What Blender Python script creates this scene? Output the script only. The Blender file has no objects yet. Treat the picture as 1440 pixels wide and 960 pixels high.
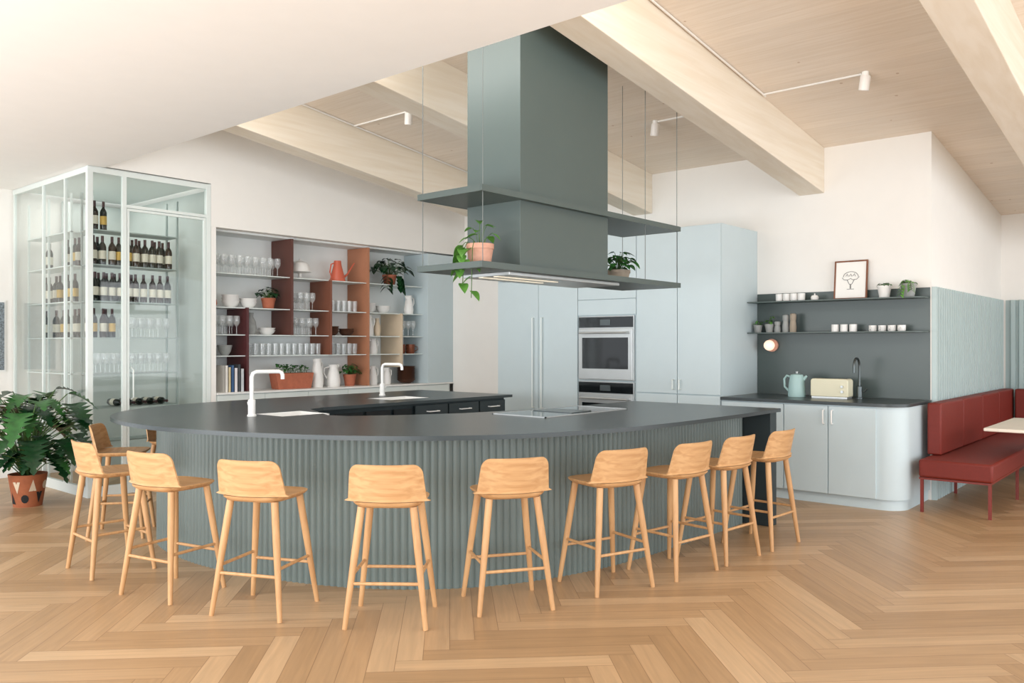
import bpy, bmesh, math, random
from mathutils import Vector, Matrix
random.seed(7)
R = random.random
COL = bpy.context.scene.collection

# ------------------------------------------------------------ materials
def lin(h):
    h = h.lstrip('#')
    o = []
    for i in (0, 2, 4):
        c = int(h[i:i+2], 16)/255
        o.append(c/12.92 if c <= .04045 else ((c+.055)/1.055)**2.4)
    return (*o, 1)

def newmat(name):
    m = bpy.data.materials.new(name); m.use_nodes = True
    nt = m.node_tree
    return m, nt, nt.nodes, nt.links, nt.nodes['Principled BSDF']

def mat(name, col, rough=.5, metal=0, var=.05, scale=6, bump=0, emit=0, coat=0):
    m, nt, N, L, b = newmat(name)
    c = lin(col)
    b.inputs['Roughness'].default_value = rough
    b.inputs['Metallic'].default_value = metal
    b.inputs['Coat Weight'].default_value = coat
    tc = N.new('ShaderNodeTexCoord')
    nz = N.new('ShaderNodeTexNoise'); nz.inputs['Scale'].default_value = scale
    nz.inputs['Detail'].default_value = 3
    L.new(tc.outputs['Object'], nz.inputs['Vector'])
    r = N.new('ShaderNodeValToRGB')
    r.color_ramp.elements[0].position = .3; r.color_ramp.elements[1].position = .7
    r.color_ramp.elements[0].color = (*[x*(1-var) for x in c[:3]], 1)
    r.color_ramp.elements[1].color = (*[min(1, x*(1+var)) for x in c[:3]], 1)
    L.new(nz.outputs['Fac'], r.inputs['Fac']); L.new(r.outputs['Color'], b.inputs['Base Color'])
    if bump:
        bp = N.new('ShaderNodeBump'); bp.inputs['Strength'].default_value = bump; bp.inputs['Distance'].default_value = .01
        L.new(nz.outputs['Fac'], bp.inputs['Height']); L.new(bp.outputs['Normal'], b.inputs['Normal'])
    if emit:
        b.inputs['Emission Color'].default_value = c; b.inputs['Emission Strength'].default_value = emit
    return m

def woodmat(name, c1, c2, sc=(3, 3, 40), rough=.5, boards=None):
    m, nt, N, L, b = newmat(name)
    b.inputs['Roughness'].default_value = rough
    tc = N.new('ShaderNodeTexCoord'); mp = N.new('ShaderNodeMapping')
    mp.inputs['Scale'].default_value = sc
    L.new(tc.outputs['Object'], mp.inputs['Vector'])
    nz = N.new('ShaderNodeTexNoise'); nz.inputs['Scale'].default_value = 1.0; nz.inputs['Detail'].default_value = 5
    nz.inputs['Distortion'].default_value = .4
    L.new(mp.outputs['Vector'], nz.inputs['Vector'])
    r = N.new('ShaderNodeValToRGB')
    r.color_ramp.elements[0].position = .3; r.color_ramp.elements[0].color = lin(c2)
    r.color_ramp.elements[1].position = .65; r.color_ramp.elements[1].color = lin(c1)
    L.new(nz.outputs['Fac'], r.inputs['Fac'])
    out = r.outputs['Color']
    if boards:
        sep = N.new('ShaderNodeSeparateXYZ'); L.new(tc.outputs['Object'], sep.inputs[0])
        mu = N.new('ShaderNodeMath'); mu.operation = 'MULTIPLY'; mu.inputs[1].default_value = 1/boards
        L.new(sep.outputs['X'], mu.inputs[0])
        fr = N.new('ShaderNodeMath'); fr.operation = 'FRACT'; L.new(mu.outputs[0], fr.inputs[0])
        lt = N.new('ShaderNodeMath'); lt.operation = 'LESS_THAN'; lt.inputs[1].default_value = .025; L.new(fr.outputs[0], lt.inputs[0])
        fl = N.new('ShaderNodeMath'); fl.operation = 'FLOOR'; L.new(mu.outputs[0], fl.inputs[0])
        wn = N.new('ShaderNodeTexWhiteNoise'); wn.noise_dimensions = '1D'; L.new(fl.outputs[0], wn.inputs['W'])
        hs = N.new('ShaderNodeHueSaturation')
        mr = N.new('ShaderNodeMapRange'); mr.inputs[3].default_value = .97; mr.inputs[4].default_value = 1.03
        L.new(wn.outputs['Value'], mr.inputs[0]); L.new(mr.outputs[0], hs.inputs['Value']); L.new(out, hs.inputs['Color'])
        vo = N.new('ShaderNodeTexVoronoi'); vo.inputs['Scale'].default_value = 3.6; L.new(tc.outputs['Object'], vo.inputs['Vector'])
        kn = N.new('ShaderNodeMath'); kn.operation = 'LESS_THAN'; kn.inputs[1].default_value = .05; L.new(vo.outputs['Distance'], kn.inputs[0])
        mx0 = N.new('ShaderNodeMix'); mx0.data_type = 'RGBA'; mx0.inputs[7].default_value = lin('#b89878')
        km = N.new('ShaderNodeMath'); km.operation = 'MULTIPLY'; km.inputs[1].default_value = .6; L.new(kn.outputs[0], km.inputs[0])
        L.new(km.outputs[0], mx0.inputs[0]); L.new(hs.outputs['Color'], mx0.inputs[6])
        mx = N.new('ShaderNodeMix'); mx.data_type = 'RGBA'; mx.inputs[7].default_value = lin('#ccb59c')
        lm = N.new('ShaderNodeMath'); lm.operation = 'MULTIPLY'; lm.inputs[1].default_value = .3; L.new(lt.outputs[0], lm.inputs[0])
        L.new(lm.outputs[0], mx.inputs[0]); L.new(mx0.outputs[2], mx.inputs[6]); out = mx.outputs[2]
    L.new(out, b.inputs['Base Color'])
    return m

def glassmat(name, tint=(.93, .98, .96), base=.04, milk=0, k=.8):
    m = bpy.data.materials.new(name); m.use_nodes = True
    nt = m.node_tree; N = nt.nodes; L = nt.links
    N.remove(N['Principled BSDF'])
    tr = N.new('ShaderNodeBsdfTransparent'); tr.inputs[0].default_value = (*tint, 1)
    gl = N.new('ShaderNodeBsdfGlossy'); gl.inputs['Roughness'].default_value = .03
    lw = N.new('ShaderNodeLayerWeight'); lw.inputs[0].default_value = .5
    pw = N.new('ShaderNodeMath'); pw.operation = 'POWER'; pw.inputs[1].default_value = 4
    ma = N.new('ShaderNodeMath'); ma.operation = 'MULTIPLY_ADD'; ma.inputs[1].default_value = k; ma.inputs[2].default_value = base; ma.use_clamp = True
    L.new(lw.outputs['Facing'], pw.inputs[0]); L.new(pw.outputs[0], ma.inputs[0])
    mx = N.new('ShaderNodeMixShader')
    src = tr.outputs[0]
    if milk:
        df = N.new('ShaderNodeBsdfDiffuse'); df.inputs[0].default_value = (.95, .97, .97, 1)
        m2 = N.new('ShaderNodeMixShader'); m2.inputs[0].default_value = milk
        L.new(tr.outputs[0], m2.inputs[1]); L.new(df.outputs[0], m2.inputs[2]); src = m2.outputs[0]
    L.new(ma.outputs[0], mx.inputs[0]); L.new(src, mx.inputs[1]); L.new(gl.outputs[0], mx.inputs[2])
    L.new(mx.outputs[0], N['Material Output'].inputs[0])
    return m

M = {}
M['wall'] = mat('painted_plaster', '#f2efea', .85, var=.008)
M['ceil'] = mat('white_ceiling_paint', '#f5f3ef', .9, var=.008)
M['blue'] = mat('pale_blue_lacquer', '#c7d5d9', .45, var=.01)
M['mint'] = mat('pale_mint_metal', '#e2e9e6', .4, var=.01)
M['hood'] = mat('grey_green_metal', '#4e5a57', .42, var=.03, scale=2)
M['top'] = mat('charcoal_worktop', '#363e40', .3, var=.05, scale=3)
M['dark'] = mat('dark_cabinet', '#293437', .5, var=.05)
M['darkin'] = mat('recess_shade_paint', '#181d1f', .8)  # near-black colour standing in for shade inside openings
M['white'] = mat('white_enamel', '#f2f1ee', .3, var=.01)
M['ceramic'] = mat('white_ceramic', '#eeebe7', .3, var=.02)
M['steel'] = mat('brushed_steel', '#c4c7c7', .35, .7, .04)
M['dsteel'] = mat('dark_steel', '#5c6263', .3, .8, .04)
M['rackm'] = mat('rack_metal', '#9faaa7', .5, .2, .04)
M['sagein'] = mat('sage_grey_lining', '#bdc4c0', .7, var=.03)
M['ovenglass'] = mat('black_oven_glass', '#15181a', .08, var=.05)
M['terra'] = mat('terracotta', '#b0654a', .8, var=.1, scale=20)
M['potb'] = mat('brown_orange_clay', '#a15c3a', .8, var=.1, scale=20)
M['pink'] = mat('pink_terracotta', '#cf9c86', .8, var=.1, scale=20)
M['coral'] = mat('coral_enamel', '#d0654b', .4, var=.03)
M['grey'] = mat('grey_stoneware', '#9a9b98', .6, var=.1, scale=20)
M['taupe'] = mat('taupe_concrete', '#a39483', .9, var=.08, scale=20)
M['copper'] = mat('copper_brown', '#7a4228', .35, .3, .1, 20)
M['darkbowl'] = mat('dark_brown_wood', '#4b2c1c', .5, var=.15, scale=30)
M['soil'] = mat('soil', '#33251b', 1, var=.3, scale=60, bump=.5)
M['leaf'] = mat('green_leaf', '#2f642b', .4, var=.35, scale=14)
M['leafd'] = mat('dark_green_leaf', '#183d20', .26, var=.35, scale=9)
M['leafl'] = mat('light_green_leaf', '#5f9440', .4, var=.3, scale=14)
M['stem'] = mat('green_stem', '#4b6b33', .6)
M['cable'] = mat('grey_steel_cable', '#6c7270', .5)
M['red'] = mat('brick_red_leather', '#752013', .6, var=.05, scale=30, bump=.05)
M['redm'] = mat('red_metal', '#7c2a21', .45)
M['slat'] = mat('sage_blue_slats', '#b3c3c3', .55, var=.01)
M['splash'] = mat('dark_green_splashback', '#4b5654', .32, var=.06, scale=1.5)
M['maroon'] = mat('maroon_panel', '#532526', .5)
M['brown'] = mat('red_brown_panel', '#5f382f', .5)
M['rust'] = mat('rust_panel', '#7f4c38', .5)
M['tan'] = mat('tan_panel', '#b3795a', .5)
M['beige'] = mat('beige_panel', '#d8c4aa', .5)
M['cream'] = mat('cream_enamel', '#e2dcc0', .35, var=.01)
M['mintk'] = mat('mint_enamel', '#a6c4c2', .35, var=.01)
M['tablet'] = mat('cream_table_top', '#e9dfcf', .4, var=.03)
M['wframe'] = mat('walnut_frame', '#7d4a2d', .5, var=.15, scale=30)
M['paper'] = mat('white_paper', '#f6f4ef', .8, var=.005)
M['ink'] = mat('black_ink', '#1c1c1c', .8)
M['bottle'] = mat('dark_green_bottle_glass', '#131a12', .1, var=.2)
M['bottle2'] = mat('brown_bottle_glass', '#2a1b10', .1, var=.2)
M['foil'] = mat('bottle_foil', '#3c1a1c', .4, .2)
M['label'] = mat('bottle_label', '#d9d3c2', .7, var=.05)
M['label2'] = mat('gold_bottle_label', '#c7a24e', .6, var=.05)
M['glow'] = mat('glowing_globe', '#ffddc4', .4, emit=.9)
M['hoodlight'] = mat('hood_lamp', '#fff3dc', .4, emit=.3)
M['bin'] = mat('niche_back', '#eef0ee', .8, var=.01)
M['art'] = mat('mottled_artwork', '#7b848a', .8, var=.6, scale=60)
M['oak'] = woodmat('oak_stool', '#cfa373', '#b9895a', (22, 22, 2.5), .5)
M['oaks'] = woodmat('oak_stool_veneer', '#d2a676', '#bb8b5b', (2.5, 45, 45), .5)
M['spruce'] = woodmat('spruce_ceiling', '#efe3d5', '#e7d9c8', (40, 2.0, 10), .7, boards=.16)
M['spruceb'] = woodmat('spruce_beam', '#efe5d5', '#e7dac6', (1.2, 14, 20), .65)
M['glass'] = glassmat('clear_pane', (.97, .985, .98), .03, k=.7)
M['dglass'] = glassmat('drinking_glass', (.96, .97, .97), .06, .18, k=.6)
M['flute'] = mat('fluted_grey_green_tile', '#6a7673', .4, var=.01, scale=1)

# floor
m, nt, N, L, b = newmat('oak_herringbone')
b.inputs['Roughness'].default_value = .36
uv = N.new('ShaderNodeUVMap'); uv.uv_map = 'UVMap'
us = N.new('ShaderNodeUVMap'); us.uv_map = 'seam'
ur = N.new('ShaderNodeUVMap'); ur.uv_map = 'rnd'
mp = N.new('ShaderNodeMapping'); mp.inputs['Scale'].default_value = (2.2, 34, 1); L.new(uv.outputs[0], mp.inputs['Vector'])
nz = N.new('ShaderNodeTexNoise'); nz.inputs['Scale'].default_value = 1; nz.inputs['Detail'].default_value = 6; nz.inputs['Distortion'].default_value = .6; L.new(mp.outputs[0], nz.inputs['Vector'])
sr = N.new('ShaderNodeSeparateXYZ'); L.new(ur.outputs[0], sr.inputs[0])
r = N.new('ShaderNodeValToRGB')
r.color_ramp.elements[0].color = lin('#aa8863'); r.color_ramp.elements[1].color = lin('#caa983')
e = r.color_ramp.elements.new(.5); e.color = lin('#b8956f')
L.new(sr.outputs['X'], r.inputs['Fac'])
g = N.new('ShaderNodeMapRange'); g.inputs[1].default_value = .3; g.inputs[2].default_value = .7; g.inputs[3].default_value = .87; g.inputs[4].default_value = 1.06
L.new(nz.outputs['Fac'], g.inputs[0])
hs = N.new('ShaderNodeHueSaturation'); L.new(r.outputs['Color'], hs.inputs['Color']); L.new(g.outputs[0], hs.inputs['Value'])
ss = N.new('ShaderNodeSeparateXYZ'); L.new(us.outputs[0], ss.inputs[0])
def edge(sock, w):
    s1 = N.new('ShaderNodeMath'); s1.operation = 'SUBTRACT'; s1.inputs[1].default_value = .5; L.new(sock, s1.inputs[0])
    s2 = N.new('ShaderNodeMath'); s2.operation = 'ABSOLUTE'; L.new(s1.outputs[0], s2.inputs[0])
    s3 = N.new('ShaderNodeMath'); s3.operation = 'GREATER_THAN'; s3.inputs[1].default_value = .5-w; L.new(s2.outputs[0], s3.inputs[0])
    return s3.outputs[0]
mxm = N.new('ShaderNodeMath'); mxm.operation = 'MAXIMUM'
L.new(edge(ss.outputs['X'], .0016), mxm.inputs[0]); L.new(edge(ss.outputs['Y'], .013), mxm.inputs[1])
mf = N.new('ShaderNodeMath'); mf.operation = 'MULTIPLY'; mf.inputs[1].default_value = .7; L.new(mxm.outputs[0], mf.inputs[0])
mx = N.new('ShaderNodeMix'); mx.data_type = 'RGBA'; mx.inputs[7].default_value = lin('#735338')
L.new(mf.outputs[0], mx.inputs[0]); L.new(hs.outputs['Color'], mx.inputs[6]); L.new(mx.outputs[2], b.inputs['Base Color'])
M['floor'] = m

# ------------------------------------------------------------ mesh builder
class MB:
    def __init__(s): s.bm = bmesh.new()
    def face(s, vs, m=0):
        try:
            f = s.bm.faces.new(vs); f.material_index = m; return f
        except ValueError: return None
    def box(s, x0, x1, y0, y1, z0, z1, m=0):
        v = [s.bm.verts.new((x, y, z)) for z in (z0, z1) for y in (y0, y1) for x in (x0, x1)]
        for q in ((0, 2, 3, 1), (4, 5, 7, 6), (0, 1, 5, 4), (2, 6, 7, 3), (0, 4, 6, 2), (1, 3, 7, 5)):
            s.face([v[i] for i in q], m)
        return s
    def prism(s, poly, ax, a0, a1, m=0, mside=None):
        def P(p, a):
            return {'z': (p[0], p[1], a), 'y': (p[0], a, p[1]), 'x': (a, p[0], p[1])}[ax]
        A = [s.bm.verts.new(P(p, a0)) for p in poly]; B = [s.bm.verts.new(P(p, a1)) for p in poly]
        s.face(A[::-1], m); s.face(B, m)
        n = len(poly)
        for i in range(n):
            s.face([A[i], A[(i+1) % n], B[(i+1) % n], B[i]], m if mside is None else mside(i))
        return s
    def lathe(s, prof, c=(0, 0, 0), seg=24, m=0, mf=None):
        rings = []
        for (r, z) in prof:
            if r < 1e-5: rings.append([s.bm.verts.new((c[0], c[1], c[2]+z))])
            else: rings.append([s.bm.verts.new((c[0]+r*math.cos(2*math.pi*i/seg), c[1]+r*math.sin(2*math.pi*i/seg), c[2]+z)) for i in range(seg)])
        for k in range(len(rings)-1):
            a, b_ = rings[k], rings[k+1]; mm = m if mf is None else mf(k)
            for i in range(seg):
                j = (i+1) % seg
                if len(a) == 1 and len(b_) == 1: continue
                if len(a) == 1: s.face([a[0], b_[i], b_[j]], mm)
                elif len(b_) == 1: s.face([a[i], a[j], b_[0]], mm)
                else: s.face([a[i], a[j], b_[j], b_[i]], mm)
        return s
    def tube(s, pts, r, seg=8, m=0):
        pts = [Vector(p) for p in pts]; rings = []
        rr = r if isinstance(r, (list, tuple)) else [r]*len(pts)
        ref = None
        for i, p in enumerate(pts):
            d = (pts[min(i+1, len(pts)-1)]-pts[max(i-1, 0)]).normalized()
            if ref is None:
                ref = Vector((0, 0, 1)) if abs(d.z) < .9 else Vector((1, 0, 0))
            u = d.cross(ref).normalized(); w = u.cross(d).normalized(); ref = w
            rings.append([s.bm.verts.new(p+rr[i]*(math.cos(2*math.pi*k/seg)*u+math.sin(2*math.pi*k/seg)*w)) for k in range(seg)])
        for a, b_ in zip(rings, rings[1:]):
            for k in range(seg): s.face([a[k], a[(k+1) % seg], b_[(k+1) % seg], b_[k]], m)
        s.face(rings[0][::-1], m); s.face(rings[-1], m)
        return s
    def grid(s, fn, nu, nv, m=0):
        G = [[s.bm.verts.new(fn(i/nu, j/nv)) for j in range(nv+1)] for i in range(nu+1)]
        for i in range(nu):
            for j in range(nv): s.face([G[i][j], G[i+1][j], G[i+1][j+1], G[i][j+1]], m)
        return G
    def solid(s, fa, fb, nu, nv, m=0):
        A = s.grid(fa, nu, nv, m); B = s.grid(fb, nu, nv, m)
        for i in range(nu):
            for j in (0, nv): s.face([A[i][j], A[i+1][j], B[i+1][j], B[i][j]], m)
        for j in range(nv):
            for i in (0, nu): s.face([A[i][j], A[i][j+1], B[i][j+1], B[i][j]], m)
        return s
    def leaf(s, base, d, ln, w, droop=.3, notch=False, m=0):
        d = Vector(d).normalized(); side = d.cross(Vector((0, 0, 1)))
        if side.length < .01: side = Vector((1, 0, 0))
        side.normalize(); up = side.cross(d).normalized()
        n = 14 if notch else 6
        prev = None
        for i in range(n+1):
            t = i/n
            ww = w*.5*(math.sin(math.pi*min(1, t**.65))**.8 if 0 < t < 1 else 0)
            if notch and i % 2 == 0 and 2 < i < n: ww *= .38
            c = Vector(base)+d*ln*t - Vector((0, 0, 1))*droop*ln*t*t
            vs = [s.bm.verts.new(c+side*ww+up*ww*.25), s.bm.verts.new(c), s.bm.verts.new(c-side*ww+up*ww*.25)]
            if prev:
                s.face([prev[0], vs[0], vs[1], prev[1]], m); s.face([prev[1], vs[1], vs[2], prev[2]], m)
            prev = vs
        return s
    def done(s, name, mats, smooth=True, bevel=0, recalc=True, parent=None, loc=None):
        if recalc: bmesh.ops.recalc_face_normals(s.bm, faces=s.bm.faces)
        if smooth:
            for f in s.bm.faces: f.smooth = True
            for e_ in s.bm.edges:
                if len(e_.link_faces) == 2 and e_.calc_face_angle(0) > .6: e_.smooth = False
        me = bpy.data.meshes.new(name); s.bm.to_mesh(me); s.bm.free()
        for mm in (mats if isinstance(mats, (list, tuple)) else [mats]): me.materials.append(M[mm])
        o = bpy.data.objects.new(name, me); COL.objects.link(o)
        if bevel:
            bv = o.modifiers.new('bevel', 'BEVEL'); bv.width = bevel; bv.segments = 2; bv.limit_method = 'ANGLE'; bv.angle_limit = .7
        if parent is not None:
            if parent.get('_w'): me.transform(Matrix.Translation(-Vector(parent['_b'])))
            o.parent = parent
        if loc is not None: o.location = loc
        return o

def tag(o, label, cat, group=None):
    o['label'] = label; o['category'] = cat
    if group: o['group'] = group
    return o
def struct(o, label=None):
    o['kind'] = 'structure'
    if label: o['label'] = label
    return o
def empty(name, loc, label, cat, world=False, rot=0, group=None):
    e_ = bpy.data.objects.new(name, None); e_.empty_display_size = .1
    e_.location = loc; e_.rotation_euler = (0, 0, rot); COL.objects.link(e_)
    e_['_b'] = list(loc); e_['_w'] = 1 if world else 0
    return tag(e_, label, cat, group)
def copy_thing(src, loc, rot=None, label=None, scale=None):
    n = src.copy(); COL.objects.link(n); n.location = loc
    if rot is not None: n.rotation_euler = (0, 0, rot)
    if label: n['label'] = label
    if scale: n.scale = (scale,)*3
    for ch in list(src.children):
        c = ch.copy(); c.parent = n; COL.objects.link(c)
    return n

# ------------------------------------------------------------ room
H = 1.5; XR = 8.74; YS = 2.157; YL = 8.43; XF = 12.04; ZF = 3.26; XE = 3.6
SL = .128
def zc(x): return 3.57+SL*(XR-x)

bm = bmesh.new()
l1 = bm.loops.layers.uv.new('UVMap'); l2 = bm.loops.layers.uv.new('seam'); l3 = bm.loops.layers.uv.new('rnd')
w, n = .128, 8; Lp = w*n
ang = math.radians(-45); ca, sa = math.cos(ang), math.sin(ang)
def addp(a0, b0, da, db, horiz):
    def P(a, b_): return (a*ca-b_*sa, a*sa+b_*ca)
    cx, cy = P(a0+da/2, b0+db/2)
    if not (-3.5 < cx < 13 and -4.5 < cy < 11.5): return
    q = [(a0, b0), (a0+da, b0), (a0+da, b0+db), (a0, b0+db)]
    vs = [bm.verts.new((*P(*p), 0)) for p in q]
    f = bm.faces.new(vs); rr, ro = R(), R()*50
    st = [(0, 0), (1, 0), (1, 1), (0, 1)]
    for lp, s_ in zip(f.loops, st):
        if horiz: U, V = s_
        else: U, V = s_[1], s_[0]
        lp[l1].uv = (U*Lp+ro, V*w+ro*.7); lp[l2].uv = (U, V); lp[l3].uv = (rr, 0)
K = 150
for j in range(-K, K):
    for i in range(-K, K):
        mm = (i-j) % (2*n)
        if mm == 0: addp(i*w, j*w, Lp, w, True)
        elif mm == 2*n-1: addp(i*w, j*w, w, Lp, False)
for co, no in (((-2.5, 0, 0), (-1, 0, 0)), ((12.1, 0, 0), (1, 0, 0)), ((0, -3.6, 0), (0, -1, 0)), ((0, 10.6, 0), (0, 1, 0))):
    bmesh.ops.bisect_plane(bm, geom=bm.verts[:]+bm.edges[:]+bm.faces[:], plane_co=co, plane_no=no, clear_outer=True)
me = bpy.data.meshes.new('floor'); bm.to_mesh(me); bm.free(); me.materials.append(M['floor'])
o = bpy.data.objects.new('floor', me); COL.objects.link(o); struct(o, 'light oak herringbone plank floor')

struct(MB().box(-2.5, XE, -3.6, 10.6, ZF, ZF+.12).done('ceiling', 'ceil', False), 'flat white painted ceiling')
struct(MB().box(XE-.08, XE, -3.6, YL, ZF+.12, zc(XE)+.1).done('trim_1', 'ceil', False), 'white upstand between the two ceilings')
struct(MB().prism([(XE, zc(XE)), (XF+.1, zc(XF+.1)), (XF+.1, zc(XF+.1)+.12), (XE, zc(XE)+.12)], 'y', -3.6, YL+.3).done('ceiling.001', 'spruce', False), 'sloping pale timber board ceiling')
for i, y0 in enumerate((7.35, 5.27, 3.19, 1.11, -.97)):
    xe = XR if y0 > 2.2 else XF
    o = MB().prism([(XE, zc(XE)-.475), (xe, zc(xe)-.475), (xe, zc(xe)), (XE, zc(XE))], 'y', y0, y0+.265).done('ceiling_beam', 'spruceb', False, bevel=.006)
    struct(o, 'pale laminated timber ceiling beam')
struct(MB().prism([(4.74, 2.8), (XR, 2.8), (XR, zc(XR)), (XE, zc(XE)), (XE, 3.27), (4.74, 3.27)], 'y', YL, YL+.15).done('wall_left', 'wall', False), 'white wall above the shelving niche')
struct(MB().box(4.74, XR, 8.93, 9.03, 0, 2.8).done('wall_niche', 'bin', False), 'pale back wall of the shelving niche')
struct(MB().box(4.80, XR, YL+.151, 8.93, 2.78, 2.8).done('trim_2', 'bin', False), 'underside of the niche')
struct(MB().box(4.742, 4.80, YL, YL+.15, 0, 2.799).box(4.742, 4.80, YL+.151, 10.45, 0, 3.255).done('wall_partition', 'wall', False), 'white partition beside the wine room')
struct(MB().box(1.9, 4.8, 10.45, 10.6, 0, ZF).done('wall_back', 'wall', False), 'white wall behind the wine room')
struct(MB().box(XR, XR+.15, YS, 8.93, 0, zc(XR)).done('wall_right', 'wall', False), 'white wall behind the tall cupboards')
struct(MB().prism([(XR+.15, 0), (XF, 0), (XF, zc(XF)), (XR+.15, zc(XR+.15))], 'y', YS, YS+.12).done('wall_side', 'wall', False), 'white wall behind the bench')
struct(MB().box(XF, XF+.12, -3.6, YS+.12, 0, zc(XF)).done('wall_far', 'wall', False), 'white far wall')
struct(MB().box(8.5, XR-.001, 7.0, YL, 0, 2.8).done('wall_pier', 'wall', False), 'white wall return beside the fridge')

def spot(x, y, yc, xa, xb):
    e_ = empty('ceiling_spotlight', (x, y, zc(x)), 'small cream cylindrical spotlight fixed under timber ceiling', 'light', rot=0)
    MB().lathe([(0, 0), (.028, 0), (.028, -.035), (0, -.035)], seg=16).done('mount', 'white', parent=e_)
    o = MB().lathe([(0, .02), (.038, .02), (.042, .01), (.042, -.10), (.034, -.10), (.032, -.08), (0, -.08)], (0, 0, 0), seg=20).done('lamp_head', 'ceramic', parent=e_)
    o.location = (0, 0, -.05); o.rotation_euler = (.2, -.15, 0)
    c = MB().tube([(xa, yc, zc(xa)-.012), (x, yc, zc(x)-.012), (xb, yc, zc(xb)-.012)], .009, 6).tube([(x, yc, zc(x)-.014), (x, y+(.03 if yc > y else -.03), zc(x)-.014)], .009, 6).done('ceiling_conduit', 'ceramic')
    tag(c, 'thin white cable conduit running along timber ceiling', 'conduit')
spot(7.15, 2.27, 3.16, XE+.1, 7.2)
spot(7.27, 4.35, 3.49, 7.2, 8.7)
spot(5.83, 6.43, 7.32, XE+.1, 8.6)

# ------------------------------------------------------------ island
outer = [(6.73, 2.82), (6.4, 2.82), (5.96, 2.82), (4.99, 2.86), (4.35, 2.97), (3.76, 3.20), (3.31, 3.557), (2.96, 4.06), (2.70, 4.72), (2.58, 5.42), (2.66, 6.10), (2.91, 6.60), (3.34, 6.95), (3.95, 7.15), (4.7, 7.22), (5.6, 7.22), (6.75, 7.22)]
inner = [(6.75, 5.8), (4.3, 5.82), (4.12, 5.75), (3.85, 5.15), (3.9, 4.98), (4.2, 4.74), (4.65, 4.5), (5.25, 4.34), (5.8, 4.28), (6.73, 4.25)]
def crom(P, k=12):
    out = []
    for i in range(len(P)-1):
        p0 = P[max(i-1, 0)]; p1 = P[i]; p2 = P[i+1]; p3 = P[min(i+2, len(P)-1)]
        for s_ in range(k):
            t = s_/k
            out.append(tuple(.5*((2*p1[c])+(-p0[c]+p2[c])*t+(2*p0[c]-5*p1[c]+4*p2[c]-p3[c])*t*t+(-p0[c]+3*p1[c]-3*p2[c]+p3[c])*t**3) for c in (0, 1)))
    out.append(P[-1]); return out
OC = crom(outer)
def resample(P, step):
    out = [P[0]]; acc = 0
    for a, b_ in zip(P, P[1:]):
        d = math.dist(a, b_)
        while acc+d >= step:
            t = (step-acc)/d; a = (a[0]+(b_[0]-a[0])*t, a[1]+(b_[1]-a[1])*t)
            out.append(a); d = math.dist(a, b_); acc = 0
        acc += d
    return out
def bool_cut(o, boxes):
    for (x0, x1, y0, y1, z0, z1) in boxes:
        c = MB().box(x0, x1, y0, y1, z0, z1).done('cut', 'white', False)
        md = o.modifiers.new('b', 'BOOLEAN'); md.operation = 'DIFFERENCE'; md.object = c; md.solver = 'EXACT'
        bpy.context.view_layer.update()
        dg = bpy.context.evaluated_depsgraph_get()
        me = bpy.data.meshes.new_from_object(o.evaluated_get(dg)); o.modifiers.clear(); o.data = me
        bpy.data.objects.remove(c)
sinks = [(3.55, 3.98, 5.3, 5.7), (5.3, 5.85, 6.1, 6.5)]
top = MB().prism(OC+inner, 'z', .942, .97).done('island_worktop', 'top', False)
bool_cut(top, [(a, b_, c, d, .8, 1.1) for a, b_, c, d in sinks])
tag(top, 'large thin charcoal worktop with rounded sweeping front', 'worktop')
base = empty('kitchen_island', (4.6, 5, 0), 'curved kitchen island clad in fluted grey-green tiles', 'kitchen island', world=True)
RS = resample(OC, .02)
off = []
for i, p in enumerate(RS):
    a = RS[max(i-2, 0)]; b_ = RS[min(i+2, len(RS)-1)]
    dx, dy = b_[0]-a[0], b_[1]-a[1]; l_ = math.hypot(dx, dy); nx, ny = dy/l_, -dx/l_
    if nx*(4.9-p[0])+ny*(5-p[1]) < 0: nx, ny = -nx, -ny
    k = .27+.06*max(0, min(1, (p[1]-4)/1.5))
    off.append((p[0]+nx*k, p[1]+ny*k, nx, ny))
off = [q for q in off if q[0] < (6.575 if q[1] < 5 else 6.68)]
pp = [(q[0], q[1]) for q in off]
for _ in range(12):
    pp = [pp[0]]+[((a[0]+2*b_[0]+c[0])/4, (a[1]+2*b_[1]+c[1])/4) for a, b_, c in zip(pp, pp[1:], pp[2:])]+[pp[-1]]
P2 = resample(pp, .046/10)
fl = []
for i, p in enumerate(P2):
    a = P2[max(i-10, 0)]; b_ = P2[min(i+10, len(P2)-1)]
    dx, dy = b_[0]-a[0], b_[1]-a[1]; l_ = math.hypot(dx, dy) or 1; nx, ny = dy/l_, -dx/l_
    if nx*(4.9-p[0])+ny*(5-p[1]) < 0: nx, ny = -nx, -ny
    k = abs(math.sin(math.pi*i/10))
    fl.append((p[0]-nx*.012*k, p[1]-ny*.012*k))
inn = [(6.68, 5.86), (4.28, 5.88), (4.07, 5.79), (3.79, 5.14), (3.86, 4.94), (4.17, 4.69), (4.63, 4.44), (5.24, 4.28), (5.8, 4.22), (6.575, 4.2)]
nfl = len(fl)
bd = MB().prism(fl+inn, 'z', 0, .94, 1, mside=lambda i: 0 if i < nfl-1 else 1).done('body', ['flute', 'dark'], True, parent=None)
bool_cut(bd, [(a-.003, b_+.003, c-.003, d+.003, .765, 1.1) for a, b_, c, d in sinks])
bd.data.transform(Matrix.Translation(-Vector(base['_b']))); bd.parent = base
MB().box(6.58, 6.70, 2.845, 4.2, 0, .94).done('end_panel', 'dark', False, bevel=.003, parent=base)['label'] = 'dark grey end panel'
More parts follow.
